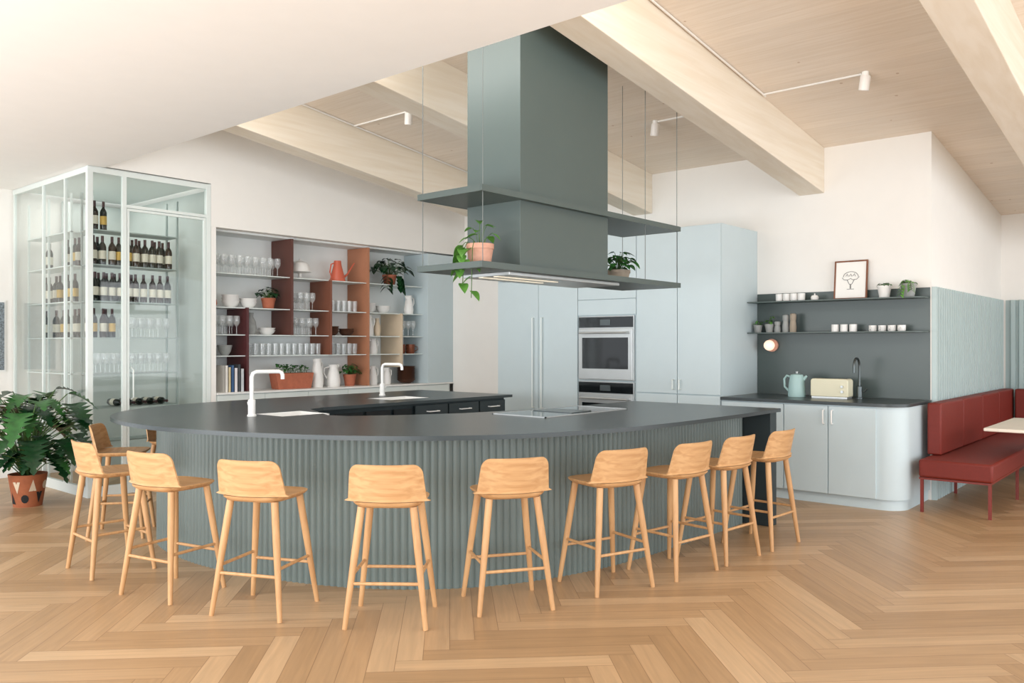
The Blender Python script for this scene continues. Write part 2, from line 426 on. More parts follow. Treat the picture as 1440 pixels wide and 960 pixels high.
def dface(x0, x1, z0, z1, nm='drawer', hz=None):
    o = MB().box(x0, x1, 5.835, 5.855, z0, z1).done(nm, 'dark', False, bevel=.002, parent=base)
    if hz is not None:
        xm = (x0+x1)/2
        h = MB().tube([(xm-.07, 5.835, hz), (xm-.07, 5.80, hz), (xm+.07, 5.80, hz), (xm+.07, 5.835, hz)], .006, 6).done('handle', 'white')
        h.data.transform(Matrix.Translation(-Vector(base['_b']))); h.parent = o
MB().box(4.45, 4.75, 5.845, 5.857, .55, .9).box(4.79, 5.08, 5.845, 5.857, .55, .9).box(5.12, 5.34, 5.845, 5.857, .55, .9).done('cubby_shade_plate', 'darkin', False, parent=base)  # flat plates on the island face, shade of open cubbies painted dark
for x0 in (5.38, 5.83, 6.28):
    x1 = min(x0+.43, 6.67)
    dface(x0, x1, .74, .92, hz=.86); dface(x0, x1, .42, .73, hz=.66); dface(x0, x1, .1, .41, hz=.34)
dface(4.45, 5.34, .1, .53, 'door')

for i, (a, b_, c, d) in enumerate(sinks):
    e_ = empty('sink', ((a+b_)/2, (c+d)/2, .97), 'white undermounted rectangular sink in charcoal worktop', 'sink', world=True)
    t = .006
    MB().box(a, b_, c, d, .77, .776).box(a, a+t, c, d, .77, .966).box(b_-t, b_, c, d, .77, .966).box(a, b_, c, c+t, .77, .966).box(a, b_, d-t, d, .77, .966).done('basin', 'white', False, parent=e_)
    MB().lathe([(0, .777), (.04, .777), (.04, .78), (0, .78)], ((a+b_)/2, (c+d)/2, 0), 16).done('drain', 'steel', parent=e_)
def faucet(x, y, ang, col='white', label='white kitchen tap with angular swan neck spout', h=.33, z=.97, ln=.24, goose=False):
    e_ = empty('kitchen_tap', (x, y, z), label, 'tap', rot=ang)
    MB().lathe([(0, 0), (.034, 0), (.034, .01), (.027, .015), (.027, .12), (.02, .125), (0, .125)], seg=20).done('base', col, parent=e_)
    if goose:
        pts = [(0, 0, .1), (0, 0, h-.08)]+[(ln/2-ln/2*math.cos(t), 0, h-.08+.08*math.sin(t)) for t in [math.pi*k/10 for k in range(1, 11)]]+[(ln, 0, h-.14)]
        rr = .011
    else:
        pts = [(0, 0, .1), (0, 0, h-.04), (.01, 0, h-.012), (.035, 0, h), (ln-.03, 0, h), (ln-.008, 0, h-.01), (ln, 0, h-.03), (ln, 0, h-.06)]
        rr = .015
    MB().tube(pts, rr, 12).done('spout', col, parent=e_)
    MB().tube([(0, .02, .07), (0, .05, .07), (-.0, .075, .10)], .008, 8).done('handle', col, parent=e_)
faucet(3.42, 5.5, -.2)
faucet(5.72, 6.72, math.pi*1.5+.3)
e_ = empty('induction_cooktop', (5.25, 4.0, .97), 'black glass induction cooktop with bright steel rim', 'cooktop', world=True)
MB().box(4.72, 5.78, 3.74, 4.24, .971, .977).done('glass_plate', 'ovenglass', False, parent=e_)
MB().box(4.71, 5.79, 3.73, 3.74, .971, .979).box(4.71, 5.79, 4.24, 4.25, .971, .979).box(4.71, 4.72, 3.73, 4.25, .971, .979).box(5.78, 5.79, 3.73, 4.25, .971, .979).done('rim', 'steel', False, parent=e_)
MB().box(5.12, 5.38, 3.8, 4.18, .977, .982).done('extractor_grille', 'dsteel', False, parent=e_)

# ------------------------------------------------------------ hood
hx0, hx1, hy0, hy1 = 3.89, 6.44, 3.6, 4.2
hd = empty('range_hood', (5.17, 3.9, 2.0), 'tall grey-green extractor hood with two suspended shelves', 'range hood', world=True)
MB().prism([(4.33, 2.03), (5.39, 2.03), (5.39, zc(5.39)-.002), (4.33, zc(4.33)-.002)], 'y', 3.65, 4.15).done('duct', 'hood', False, bevel=.003, parent=hd)
for zz, nm in ((2.0, 'shelf'), (2.49, 'shelf')):
    mb = MB().box(hx0, hx1, hy0, hy1, zz, zz+.012)
    e2 = .001
    mb.box(hx0-e2, hx1+e2, hy0-e2, hy0+.012, zz-e2, zz+.04).box(hx0-e2, hx1+e2, hy1-.012, hy1+e2, zz-e2, zz+.04).box(hx0-e2, hx0+.012, hy0+.013, hy1-.013, zz-e2, zz+.04).box(hx1-.012, hx1+e2, hy0+.013, hy1-.013, zz-e2, zz+.04)
    mb.done(nm, 'hood', False, parent=hd)
MB().box(4.25, 5.6, 3.68, 4.12, 1.975, 1.999).done('filter_panel', 'steel', False, bevel=.003, parent=hd)
MB().box(4.27, 4.95, 3.80, 3.84, 1.970, 1.975).box(4.27, 4.95, 3.94, 3.98, 1.970, 1.975).done('lamp_strip', 'hoodlight', False, parent=hd)
for (x, y) in ((hx0+.03, hy0+.02), (hx0+.03, hy1-.02), (hx1-.03, hy0+.02), (hx1-.03, hy1-.02), (5.89, hy0+.02)):
    MB().tube([(x, y, 2.01), (x, y, zc(x))], .003, 6).done('suspension_cable', 'cable', parent=hd)

# ------------------------------------------------------------ plants
def pot(mb, r, h, m=0):
    return mb.lathe([(0, 0), (r*.72, 0), (r*.95, h*.8), (r, h*.8), (r, h), (r*.88, h), (r*.86, h*.82), (0, h*.82)], seg=28, m=m)
def plant(loc, r, h, style, label, mpot='terra', name='potted_plant', spread=.15, nl=40, hgt=.15, leaf='leaf', size=.05, vines=((3.6, .30), (3.9, .22), (4.4, .18), (3.2, .16)), ymax=9):
    e_ = empty(name, loc, label, 'potted plant')
    pot(MB(), r, h).done('pot', mpot, parent=e_)
    MB().lathe([(0, h*.83), (r*.85, h*.83), (r*.85, h*.84), (0, h*.86)], seg=20).done('soil', 'soil', parent=e_)
    mb = MB()
    for i in range(nl):
        a = R()*2*math.pi; k = R()**.6
        tip = Vector((math.cos(a)*spread*k, min(math.sin(a)*spread*k, ymax), h+hgt*(1-.6*k*k)*(.4+.6*R())))
        mb.tube([(tip.x*.15, tip.y*.15, h*.84), (tip.x*.6, tip.y*.6, h*.8+(tip.z-h*.8)*.75), tuple(tip)], .0025, 4, m=1)
        a2 = a+(R()-.5)*1.5; dy = math.sin(a2)
        if ymax < 9: dy = -abs(dy)
        mb.leaf(tip, (math.cos(a2), dy, .3-.6*k+(R()-.5)*.4), size*(.8+.5*R()), size*.75, .35)
    if style == 'trail':
        for a, l_ in vines:
            p = Vector((math.cos(a)*r*.9, math.sin(a)*r*.9, h*.98)); pts = [p.copy()]
            for k in range(9):
                p = p+Vector((math.cos(a)*.022, math.sin(a)*.022, 0))*(1 if k < 2 else .15)+Vector((0, 0, .012 if k < 1 else -l_/8)); pts.append(p.copy())
            mb.tube(pts, .003, 5, m=1)
            for k, q in enumerate(pts[2::(2 if l_ > .2 else 1)]):
                a2 = a+(1.1 if k % 2 else -1.1)
                mb.leaf(q, (math.cos(a2), math.sin(a2), -.5), size*1.1, size*.85, .4)
    mb.done('foliage', [leaf, 'stem'], True, recalc=False, parent=e_)
    return e_
plant((4.12, 3.83, 2.013), .095, .17, 'trail', 'trailing pothos in pink terracotta pot on hood shelf', 'pink', spread=.09, nl=9, hgt=.17, size=.08, leaf='leafl', vines=((3.0, .32), (2.8, .18), (3.5, .38)))
plant((5.92, 3.9, 2.013), .10, .12, 'bush', 'leafy green plant in taupe pot on hood shelf', 'taupe', spread=.12, nl=45, hgt=.16, size=.08)

e_ = empty('monstera_plant', (2.93, 8.5, 0), 'large monstera in patterned terracotta pot beside wine room', 'potted plant')
MB().lathe([(0, 0), (.12, 0), (.165, .3), (.15, .3), (.145, .26), (0, .26)], seg=32).done('pot', 'potb', parent=e_)
mb = MB()
for k, (a, z_) in enumerate(((3.3, .08), (3.75, .19), (4.2, .08), (4.65, .2), (5.1, .09), (5.5, .2))):
    def pt(da, dz):
        q = .12+.045*(z_+dz)/.3+.003
        return mb.bm.verts.new((q*math.cos(a+da), q*math.sin(a+da), z_+dz))
    if k % 3 == 0: vs = [pt(-.22, -.05), pt(.22, -.05), pt(0, .06)]
    elif k % 3 == 1: vs = [pt(-.22, .05), pt(.22, .05), pt(0, -.06)]
    else: vs = [pt(.24*math.cos(t), .04*math.sin(t)) for t in [i*math.pi/5 for i in range(10)]]
    mb.face(vs, k % 2)
mb.done('pot_pattern', ['ink', 'beige'], False, parent=e_)
MB().lathe([(0, .262), (.147, .262), (0, .275)], seg=20).done('soil', 'soil', parent=e_)
mb = MB()
for i in range(95):
    a = R()*2*math.pi; k = .15+.85*R()
    zt = .40+.76*R()*(1-.2*k)
    sp = .5*k*(.7+.3*min(1, zt))
    tip = Vector((math.cos(a)*sp, math.sin(a)*sp, zt))
    if tip.x > .28: tip.x = .28
    mb.tube([(tip.x*.08, tip.y*.08, .27), (tip.x*.45, tip.y*.45, .27+(zt-.27)*.75), tuple(tip)], .005, 5, m=1)
    a2 = a+(R()-.5)*1.2; ln = .17+.15*R()
    dx = math.cos(a2)
    if tip.x+dx*ln > .42: dx = (.42-tip.x)/ln
    mb.leaf(tip, (dx, math.sin(a2), .4-.9*R()), ln, ln*.88, .5, notch=True, m=0 if R() < .72 else 2)
mb.done('foliage', ['leafd', 'stem', 'leaf'], True, recalc=False, parent=e_)

# ------------------------------------------------------------ stools
def stool_parts(e_):
    def outl(t, k=1):
        a = 2*math.pi*t; c, s_ = math.cos(a), math.sin(a); p = 2/4.2
        y = math.copysign(abs(s_)**p, s_)
        wx = .196+.006*y
        return (math.copysign(abs(c)**p, c)*wx*k, y*.195*k)
    mb = MB(); nr = 48
    rings = []
    for (k, z_) in ((.0, .652), (.5, .654), (.85, .661), (.98, .666), (1.0, .663), (.99, .656), (.93, .645), (.85, .635), (.6, .630), (0, .630)):
        if k == 0: rings.append([mb.bm.verts.new((0, 0, z_))])
        else: rings.append([mb.bm.verts.new((*outl(i/nr, k), z_)) for i in range(nr)])
    for a, b_ in zip(rings, rings[1:]):
        for i in range(nr):
            j = (i+1) % nr
            if len(a) == 1: mb.face([a[0], b_[i], b_[j]])
            elif len(b_) == 1: mb.face([a[i], a[j], b_[0]])
            else: mb.face([a[i], a[j], b_[j], b_[i]])
    mb.done('seat', 'oaks', True, parent=e_)
    def bk(off):
        def fn(u, v):
            uu = 2*u-1; s_ = 1-(1-v)**1.5
            hw = .212-.02*s_
            if s_ > .74: hw -= .045*(1-math.sqrt(max(0, 1-((s_-.74)/.26)**2)))
            lip = max(0, 1-s_/.05)
            hw += .02*lip
            x = uu*hw
            y = -.178-.042*s_+.048*(x/.2)**2-off*(1 if s_ > .05 else 2.2)
            z_ = .670+.2*s_
            return (x, y, z_)
        return fn
    MB().solid(bk(0), bk(.010), 20, 26).done('backrest', 'oaks', True, parent=e_)
    for sx in (-1, 1):
        for sy in (-1, 1):
            MB().tube([(sx*.14, sy*.13, .635), (sx*.168, sy*.156, .40), (sx*.215, sy*.2, 0)], [.0205, .020, .0135], 14).done('leg', 'oak', parent=e_)
    def lx(z_): return .168+.047*(.4-z_)/.4
    def ly(z_): return .156+.044*(.4-z_)/.4
    for sy in (-1, 1):
        z_ = .235
        MB().tube([(-lx(z_), sy*ly(z_), z_), (lx(z_), sy*ly(z_), z_)], .009, 10).done('rung', 'oak', parent=e_)
    for sx in (-1, 1):
        z_ = .275
        MB().tube([(sx*lx(z_), -ly(z_), z_), (sx*lx(z_), ly(z_), z_)], .009, 10).done('rung', 'oak', parent=e_)
ST = [(3.03, 3.48, .78, .63), (2.67, 4.15, .92, .42), (2.49, 4.87, .98, .22), (2.47, 5.68, 1, -.05), (3.64, 3.17, .55, .84), (4.33, 2.95, .32, .95), (4.90, 2.80, .15, 1), (5.44, 2.74, .1, 1), (6.02, 2.68, .06, 1), (2.98, 6.66, .8, -.6), (3.62, 7.0, .35, -.93)]
src = None
for (x, y, fx, fy) in ST:
    rot = math.atan2(-fx, fy)
    if src is None:
        src = empty('bar_stool', (x, y, 0), 'oak counter stool with low curved backrest at island', 'stool', rot=rot, group='oak stools around the kitchen island')
        stool_parts(src)
    else: copy_thing(src, (x, y, 0), rot)

# ------------------------------------------------------------ tall cupboards
XC = 7.85
def handle_bar(parent, base, x, y, z0, z1, col='mint', r=.008):
    h = MB().tube([(x, y, z0+.02), (x-.035, y, z0+.02), (x-.035, y, z1-.02), (x, y, z1-.02)], r, 8).done('handle', col)
    h.data.transform(Matrix.Translation(-Vector(base['_b']))); h.parent = parent
def cupboard(name, y0, y1, z1, label, fronts, cat='cupboard', plinth=True):
    e_ = empty(name, ((XC+XR)/2, (y0+y1)/2, 0), label, cat, world=True)
    MB().box(XC+.022, XR-.002, y0, y1, .1, z1).box(XC+.06, XR-.002, y0, y1, 0, .1).done('body', 'blue', False, parent=e_)
    for (nm, a, b_, c, d, hh) in fronts:
        o = MB().box(XC, XC+.02, a+.003, b_-.003, c+.003, d-.003).done(nm, 'blue', False, bevel=.002, parent=e_)
        if hh: handle_bar(o, e_, XC, *hh)
    return e_
cupboard('fridge_cupboard', 5.74, 6.99, 2.756, 'pale blue panelled double-door fridge with long bar handles', [
    ('door', 5.74, 6.33, .1, 2.29, (6.26, .72, 1.85)), ('door', 6.33, 6.99, .1, 2.29, (6.40, .72, 1.85)),
    ('door', 5.74, 6.33, 2.29, 2.756, None), ('door', 6.33, 6.99, 2.29, 2.756, None)], 'fridge')
cupboard('oven_cupboard', 4.94, 5.739, 2.756, 'pale blue tall cupboard housing two ovens', [
    ('drawer', 4.94, 5.739, .1, .34, None), ('panel', 4.94, 5.739, 1.84, 2.02, None), ('door', 4.94, 5.739, 2.02, 2.756, None)])
cupboard('tall_cupboard', 4.43, 4.939, 2.756, 'pale blue tall cupboard with small white handle', [
    ('door', 4.43, 4.939, .98, 2.756, (4.47, 1.01, 1.15)), ('drawer', 4.43, 4.939, .1, .975, None)])
cupboard('tall_cupboard', 3.93, 4.429, 2.756, 'pale blue tall cupboard with small white handle', [
    ('door', 3.93, 4.429, .98, 2.756, (4.39, 1.01, 1.15)), ('drawer', 3.93, 4.429, .1, .975, None)])
for z0 in (1.10, .355):
    z1 = z0+.73; X0 = XC-.02
    e_ = empty('built_in_oven', (XC, 5.34, z0), 'stainless built-in oven with black glass window', 'oven', world=True)
    MB().box(X0+.012, XC+.02, 4.965, 5.72, z0, z1).done('body', 'steel', False, bevel=.003, parent=e_)
    MB().box(X0+.003, X0+.012, 4.975, 5.71, z1-.13, z1-.01).done('control_panel', 'ovenglass', False, parent=e_)
    MB().box(X0-.002, X0+.003, 5.27, 5.41, z1-.105, z1-.04).done('display', 'dsteel', False, parent=e_)
    d = MB().box(X0-.006, X0+.012, 4.975, 5.71, z0+.01, z1-.145).done('door', 'steel', False, bevel=.004, parent=e_)
    for (nm, ob) in (('window', MB().box(X0-.009, X0-.0062, 5.03, 5.655, z0+.13, z1-.245).done('window', 'ovenglass', False)),
                     ('handle', MB().tube([(X0-.006, 5.02, z1-.19), (X0-.05, 5.02, z1-.19), (X0-.05, 5.665, z1-.19), (X0-.006, 5.665, z1-.19)], .011, 10).done('handle', 'steel'))):
        ob.data.transform(Matrix.Translation(-Vector(e_['_b']))); ob.parent = d

# ------------------------------------------------------------ sink counter
def rounded(x0, x1, y0, y1, r, k=10):
    return [(x1, y0), (x1, y1), (x0, y1)]+[(x0+r-r*math.cos(t), y0+r-r*math.sin(t)) for t in [math.pi/2*i/k for i in range(k+1)]]
e_ = empty('sink_cabinet', (8.3, 3.0, 0), 'pale blue base cabinet with rounded corner and white handles', 'cabinet', world=True)
MB().prism(rounded(XC+.02, XR-.002, YS+.01, 3.925, .20), 'z', .1, .938).prism(rounded(XC+.05, XR-.002, YS+.03, 3.925, .2), 'z', 0, .099).done('body', 'blue', True, parent=e_)
for (a, b_, hy) in ((2.40, 2.83, 2.79), (2.834, 3.26, 2.87), (3.264, 3.92, None)):
    o = MB().box(XC, XC+.02, a+.003, b_-.003, .105, .925).done('door', 'blue', False, bevel=.002, parent=e_)
    if hy:
        h = MB().tube([(XC, hy, .76), (XC-.03, hy, .765), (XC-.033, hy, .78), (XC-.033, hy, .87), (XC-.03, hy, .885), (XC, hy, .89)], .007, 8).done('handle', 'white')
        h.data.transform(Matrix.Translation(-Vector(e_['_b']))); h.parent = o
wt = MB().prism(rounded(XC-.015, XR-.012, YS-.005, 3.925, .22), 'z', .94, .97).done('worktop', 'top', True, bevel=.002)
tag(wt, 'black stone worktop with rounded end', 'worktop')
tag(MB().box(XR-.011, XR-.001, YS+.01, 3.925, .971, 2.06).done('splashback', 'splash', False), 'dark green-grey metal splashback panel', 'splashback')
def shelf(z_, y0, y1, d, lab):
    poly = [(XR-.012, y0), (XR-.012, y1), (XR-d, y1)]+[(XR-d+.15-.15*math.cos(t), y0+.15-.15*math.sin(t)) for t in [math.pi/2*i/8 for i in range(9)]]
    tag(MB().prism(poly, 'z', z_-.012, z_).done('wall_shelf', 'hood', True), lab, 'shelf')
shelf(1.965, YS+.02, 3.925, .27, 'thin dark metal wall shelf with cups and plants')
shelf(1.635, YS+.02, 3.925, .27, 'thin dark metal wall shelf with mugs and jars')
faucet(8.45, 2.74, math.pi, 'dsteel', 'dark steel gooseneck tap over counter sink', h=.40, ln=.16, goose=True)
e_ = empty('kettle', (8.35, 3.33, .971), 'pale mint green retro electric kettle', 'kettle', rot=math.radians(100))
MB().lathe([(0, .0), (.085, 0), (.088, .02), (.078, .15), (.066, .21), (.06, .225), (0, .24)], seg=28).done('body', 'mintk', parent=e_)
MB().lathe([(0, .238), (.012, .24), (.014, .26), (0, .265)], seg=12).done('lid_knob', 'steel', parent=e_)
MB().tube([(.06, 0, .20), (.10, 0, .215), (.125, 0, .18), (.12, 0, .1), (.083, 0, .06)], .011, 8).done('handle', 'mintk', parent=e_)
MB().tube([(-.06, 0, .17), (-.085, 0, .2), (-.1, 0, .215)], [.022, .015, .01], 8).done('spout', 'mintk', parent=e_)
e_ = empty('toaster', (8.36, 2.98, .971), 'cream long-slot retro toaster', 'toaster')
def rr2(y0, y1, z0, z1, r, k=6):
    P = []
    for (cy, cz, a0) in ((y0+r, z0+r*.4, math.pi), (y1-r, z0+r*.4, 1.5*math.pi), (y1-r, z1-r, 0), (y0+r, z1-r, math.pi/2)):
        rz = r*.4 if cz < (z0+z1)/2 else r
        for i in range(k+1):
            t = a0+math.pi/2*i/k; P.append((cy+r*math.cos(t), cz+rz*math.sin(t)))
    return P
MB().prism(rr2(-.185, .185, .015, .195, .028), 'x', -.075, .075).done('body', 'cream', True, bevel=.008, parent=e_)
MB().box(-.02, .02, -.15, .15, .193, .197).done('slot', 'darkin', False, parent=e_)  # thin dark plate, shade inside the slot as colour
MB().box(-.07, .07, -.175, .175, 0, .016).done('base', 'steel', False, parent=e_)
MB().tube([(-.075, -.13, .12), (-.095, -.13, .12)], .012, 10).tube([(-.075, -.13, .07), (-.09, -.13, .07)], .014, 10).done('knob', 'steel', parent=e_)
e_ = empty('wall_lamp', (XR-.011, 3.75, 1.497), 'round globe wall lamp with pink terracotta disc', 'lamp', rot=0)
o = MB().lathe([(0, 0), (.068, 0), (.07, .01), (.07, .03), (.06, .035), (0, .035)], seg=28).done('disc', 'pink', parent=e_); o.rotation_euler = (0, -math.pi/2, 0)
o = MB().lathe([(0, .03)]+[(.058*math.sin(t), .09-.058*math.cos(t)) for t in [math.pi*(k+.5)/10 for k in range(10)]]+[(0, .148)], seg=24).done('globe', 'glow', parent=e_); o.rotation_euler = (0, -math.pi/2, 0)

def dup(o, pos, group):
    first = True
    for p in pos:
        if first: o.location = p; first = False; o['group'] = group
        else:
            n_ = o.copy(); n_.location = p; COL.objects.link(n_)
def mug(loc, rot=0, col='ceramic', r=.038, h=.08, label='small white ceramic mug on shelf'):
    e_ = empty('mug', loc, label, 'mug', rot=rot)
    MB().lathe([(0, 0), (r*.85, 0), (r, h*.2), (r, h), (r*.9, h), (r*.88, h*.15), (0, h*.1)], seg=20).done('cup', col, parent=e_)
    MB().tube([(r*.95, 0, h*.8), (r*1.5, 0, h*.75), (r*1.6, 0, h*.45), (r*.97, 0, h*.25)], .005, 6).done('handle', col, parent=e_)
    return e_
SX = 8.6
for y in (3.62, 3.54, 3.46, 3.38): mug((SX, y, 1.965), 0)
for k, y in enumerate((2.66, 2.57, 2.48, 2.39)): mug((SX, y, 1.635), 3.0, h=.06, label='low white espresso cup on shelf')
tag(MB().lathe([(0, 0), (.035, 0), (.04, .03), (.03, .05), (.006, .055), (.008, .07), (0, .075)], seg=18).done('sugar_bowl', 'ceramic', loc=(SX, 3.24, 1.965)), 'small lidded white sugar bowl', 'bowl')
for y in (3.03, 2.94, 2.85):
    tag(MB().lathe([(0, 0), (.037, 0), (.037, .075), (.03, .075), (.03, .02), (0, .02)], seg=18, mf=lambda k: 1 if k == 1 else 0).done('candle_holder', ['taupe', 'ceramic'], loc=(SX, y, 1.635)), 'beige and white ceramic candle holder', 'candle holder')
for y, h_, c in ((3.55, .19, 'grey'), (3.47, .2, 'taupe'), (3.64, .12, 'grey')):
    tag(MB().lathe([(0, 0), (.033, 0), (.036, h_*.3), (.028, h_*.62), (.033, h_*.7), (.033, h_*.95), (.02, h_), (0, h_)], seg=20).done('pepper_mill', c, loc=(SX, y, 1.635)), 'tall grey wooden pepper mill', 'pepper mill')
plant((SX, 3.73, 1.636), .05, .09, 'bush', 'small succulent in speckled grey pot', 'grey', spread=.03, nl=8, hgt=.1, size=.045, leaf='leafl')
plant((SX, 3.86, 1.636), .05, .08, 'bush', 'small trailing plant in grey pot', 'grey', spread=.045, nl=10, hgt=.06, size=.035, leaf='leafl')
plant((SX, 2.55, 1.966), .065, .12, 'bush', 'small plant in marbled white pot', 'ceramic', spread=.05, nl=16, hgt=.03, size=.04, leaf='leaf')
plant((SX, 2.33, 1.966), .075, .13, 'trail', 'small trailing plant in marbled grey pot', 'grey', spread=.06, nl=20, hgt=.04, size=.04, leaf='leafl', vines=((2.9, .12), (3.6, .08)))
e_ = empty('framed_drawing', (8.66, 2.90, 1.966), 'framed black line drawing leaning above the shelf', 'picture', rot=0)
def tilt(o): o.rotation_euler = (0, math.radians(6), 0); return o
tilt(MB().box(-.01, .01, -.165, -.15, 0, .4).box(-.01, .01, .15, .165, 0, .4).box(-.01, .01, -.15, .15, 0, .015).box(-.01, .01, -.15, .15, .385, .4).done('frame', 'wframe', False, parent=e_))
tilt(MB().box(-.004, .004, -.15, .15, .015, .385).done('paper', 'paper', False, parent=e_))
mb = MB()
def ink(pts): mb.tube([(-.006, a, b_) for a, b_ in pts], .0022, 5)
ink([(.075*math.cos(t), .23+.055*math.sin(t)) for t in [math.pi*k/12 for k in range(13)]])
ink([(-.085, .23), (-.06, .205), (-.02, .2), (0, .215), (.03, .2), (.07, .205), (.085, .225)])
for s_ in (-1, 0, 1): ink([(s_*.035-.012, .235), (s_*.035, .262), (s_*.035+.014, .238)])
ink([(-.035, .2), (-.012, .155), (.012, .155), (.035, .2)]); ink([(-.004, .155), (-.004, .11)]); ink([(.004, .155), (.004, .11)]); ink([(-.035, .105), (.035, .105)])
tilt(mb.done('drawing', 'ink', parent=e_))

# ------------------------------------------------------------ slatted wall panel & bench
def slatprof(a0, a1, y, outn, pitch=.09, dep=.042):
    P = []; a = a0
    while a < a1-pitch:
        P += [(a, y+outn*.006), (a+pitch*.14, y+outn*dep), (a+pitch*.6, y+outn*dep), (a+pitch*.74, y+outn*.006)]; a += pitch
    P += [(a1, y+outn*.006), (a1, y), (a0, y)]
    return P
tag(MB().prism(slatprof(XR+.002, XF-.05, YS-.001, -1), 'z', .0, 2.065).done('slatted_wall_panel', 'slat', False), 'pale sage vertical slatted wall panelling above bench', 'wall panel')
P = [(y, x) for x, y in slatprof(-3.5, YS-.05, XF-.001, -1)]
P = [(b_, a) for a, b_ in slatprof(-3.5, YS-.05, XF-.001, -1)]
tag(MB().prism(P, 'z', 0, 2.065).done('slatted_wall_panel', 'slat', False), 'pale sage vertical slatted wall panelling on far wall', 'wall panel')
e_ = empty('upholstered_bench', (9.5, 1.8, 0), 'brick red leather bench with tall cushioned back', 'bench', world=True)
MB().box(8.03, 11.9, 1.50, 2.09, .315, .475).done('seat', 'red', True, bevel=.02, parent=e_)
for i in range(4):
    x0 = 8.40+.87*i
    MB().box(x0+.001, x0+.869, 1.99, 2.112, .48, .96).done('back_cushion', 'red', True, bevel=.015, parent=e_)
for i in range(3):
    MB().box(11.75, 11.9, 1.28-.7*i, 1.96-.7*i, .48, .96).done('back_cushion', 'red', True, bevel=.015, parent=e_)
MB().box(11.3, 11.9, -.7, 1.495, .315, .475).done('seat', 'red', True, bevel=.02, parent=e_)
MB().box(8.05, 11.9, 1.52, 2.09, .295, .313).done('seat_frame', 'redm', False, parent=e_)
for (x, y) in ((8.07, 1.53), (8.07, 2.07), (9.3, 1.53), (9.3, 2.07), (10.6, 1.53), (11.32, -.6)):
    MB().box(x-.0125, x+.0125, y-.0125, y+.0125, 0, .31).done('leg', 'redm', False, parent=e_)
e_ = empty('dining_table', (9.12, 1.25, 0), 'pale cream table top on slim pedestal', 'table')
MB().prism([(-.7, -.4), (.7, -.4), (.7, .4), (-.7, .4)], 'z', .725, .755).done('table_top', 'tablet', False, bevel=.008, parent=e_)
MB().lathe([(0, 0), (.25, 0), (.25, .01), (.03, .03), (.03, .724), (0, .724)], seg=24).done('pedestal', 'redm', loc=(.15, -.15, 0), parent=e_)

# ------------------------------------------------------------ wine room
X0, X1, Y0, Y1, ZT = 3.44, 4.738, YL, 10.44, 3.25
e_ = empty('wine_room', (4.09, 9.4, 0), 'glass wine room with pale mint metal frame', 'wine cabinet', world=True)
mb = MB(); q = .0015
mb.box(X0, X0+.05, Y0, Y0+.05, 0, ZT)
for y in (Y0+.56, Y0+1.13, Y1-.04): mb.box(X0+q, X0+.03, y, y+.022, .1, ZT-.05)
mb.box(X1-.05, X1, Y0, Y0+.05, 0, ZT)
mb.box(3.78, 3.82, Y0+q, Y0+.04, .1, ZT-.05)
mb.box(X0+q, X0+.04, Y0+.05, Y1, ZT-.05, ZT-q).box(X0+q, X0+.04, Y0+.05, Y1, 0, .1)
mb.box(X0+.05, X1-.05, Y0+q, Y0+.04, ZT-.05, ZT-q).box(X0+.05, X1-.05, Y0+q, Y0+.04, 0, .1)
mb.box(3.82, X1-.05, Y0+q, Y0+.04, 2.89, 2.92)
mb.done('frame', 'mint', False, parent=e_)
MB().box(X0+.012, X0+.018, Y0+.05, Y1, .1, ZT-.05).done('glass_pane', 'glass', False, parent=e_)
MB().box(X0+.05, 3.78, Y0+.018, Y0+.024, .1, ZT-.05).done('glass_pane', 'glass', False, parent=e_)
MB().box(3.82, X1-.05, Y0+.018, Y0+.024, 2.92, ZT-.05).done('glass_pane', 'glass', False, parent=e_)
MB().box(3.95, X1-.03, Y1-.05, Y1-.03, 0, ZT-.06).box(X1-.025, X1-.002, Y0+.06, Y1-.03, 0, ZT-.06).done('back_panel', 'sagein', False, parent=e_)
d = MB().box(3.825, 3.85, Y0+.005, Y0+.035, .1, 2.885).box(X1-.08, X1-.055, Y0+.005, Y0+.035, .1, 2.885).box(3.85, X1-.08, Y0+.006, Y0+.034, 2.86, 2.884).box(3.85, X1-.08, Y0+.006, Y0+.034, .1, .13).done('door', 'mint', False, parent=e_)
for ob in (MB().box(3.85, X1-.08, Y0+.018, Y0+.024, .13, 2.86).done('glass_pane', 'glass', False), MB().tube([(3.87, Y0+.01, .95), (3.87, Y0-.04, .97), (3.87, Y0-.04, 1.25), (3.87, Y0+.01, 1.27)], .008, 8).done('handle', 'mint')):
    ob.data.transform(Matrix.Translation(-Vector(e_['_b']))); ob.parent = d
MB().box(X0+.002, X1-.002, Y0+.002, Y1, ZT, ZT+.007).done('roof_panel', 'mint', False, parent=e_)
rz = [.5, .85, 1.2, 1.58, 1.96, 2.34, 2.70]
ra = empty('wine_rack', (4.15, 8.98, 0), 'pale metal wine rack with bottles on shelves', 'rack', world=True)
for x in (3.66, 4.58): MB().box(x-.01, x+.01, 8.86, 8.88, 0, 3.1).box(x-.01, x+.01, 9.1, 9.12, 0, 3.1).done('upright', 'rackm', False, parent=ra)
for z_ in rz: MB().box(3.65, 4.59, 8.85, 9.12, z_-.012, z_).done('shelf', 'rackm', False, parent=ra)
rb = empty('wine_rack', (3.68, 9.75, 0), 'pale metal wine rack along the glass wall', 'rack', world=True)
for y in (9.2, 9.8, 10.38): MB().box(3.58, 3.6, y-.01, y+.01, 0, 3.1).box(3.79, 3.81, y-.01, y+.01, 0, 3.1).done('upright', 'mint', False, parent=rb)
for z_ in rz: MB().box(3.57, 3.82, 9.19, 10.39, z_-.012, z_).done('shelf', 'mint', False, parent=rb)
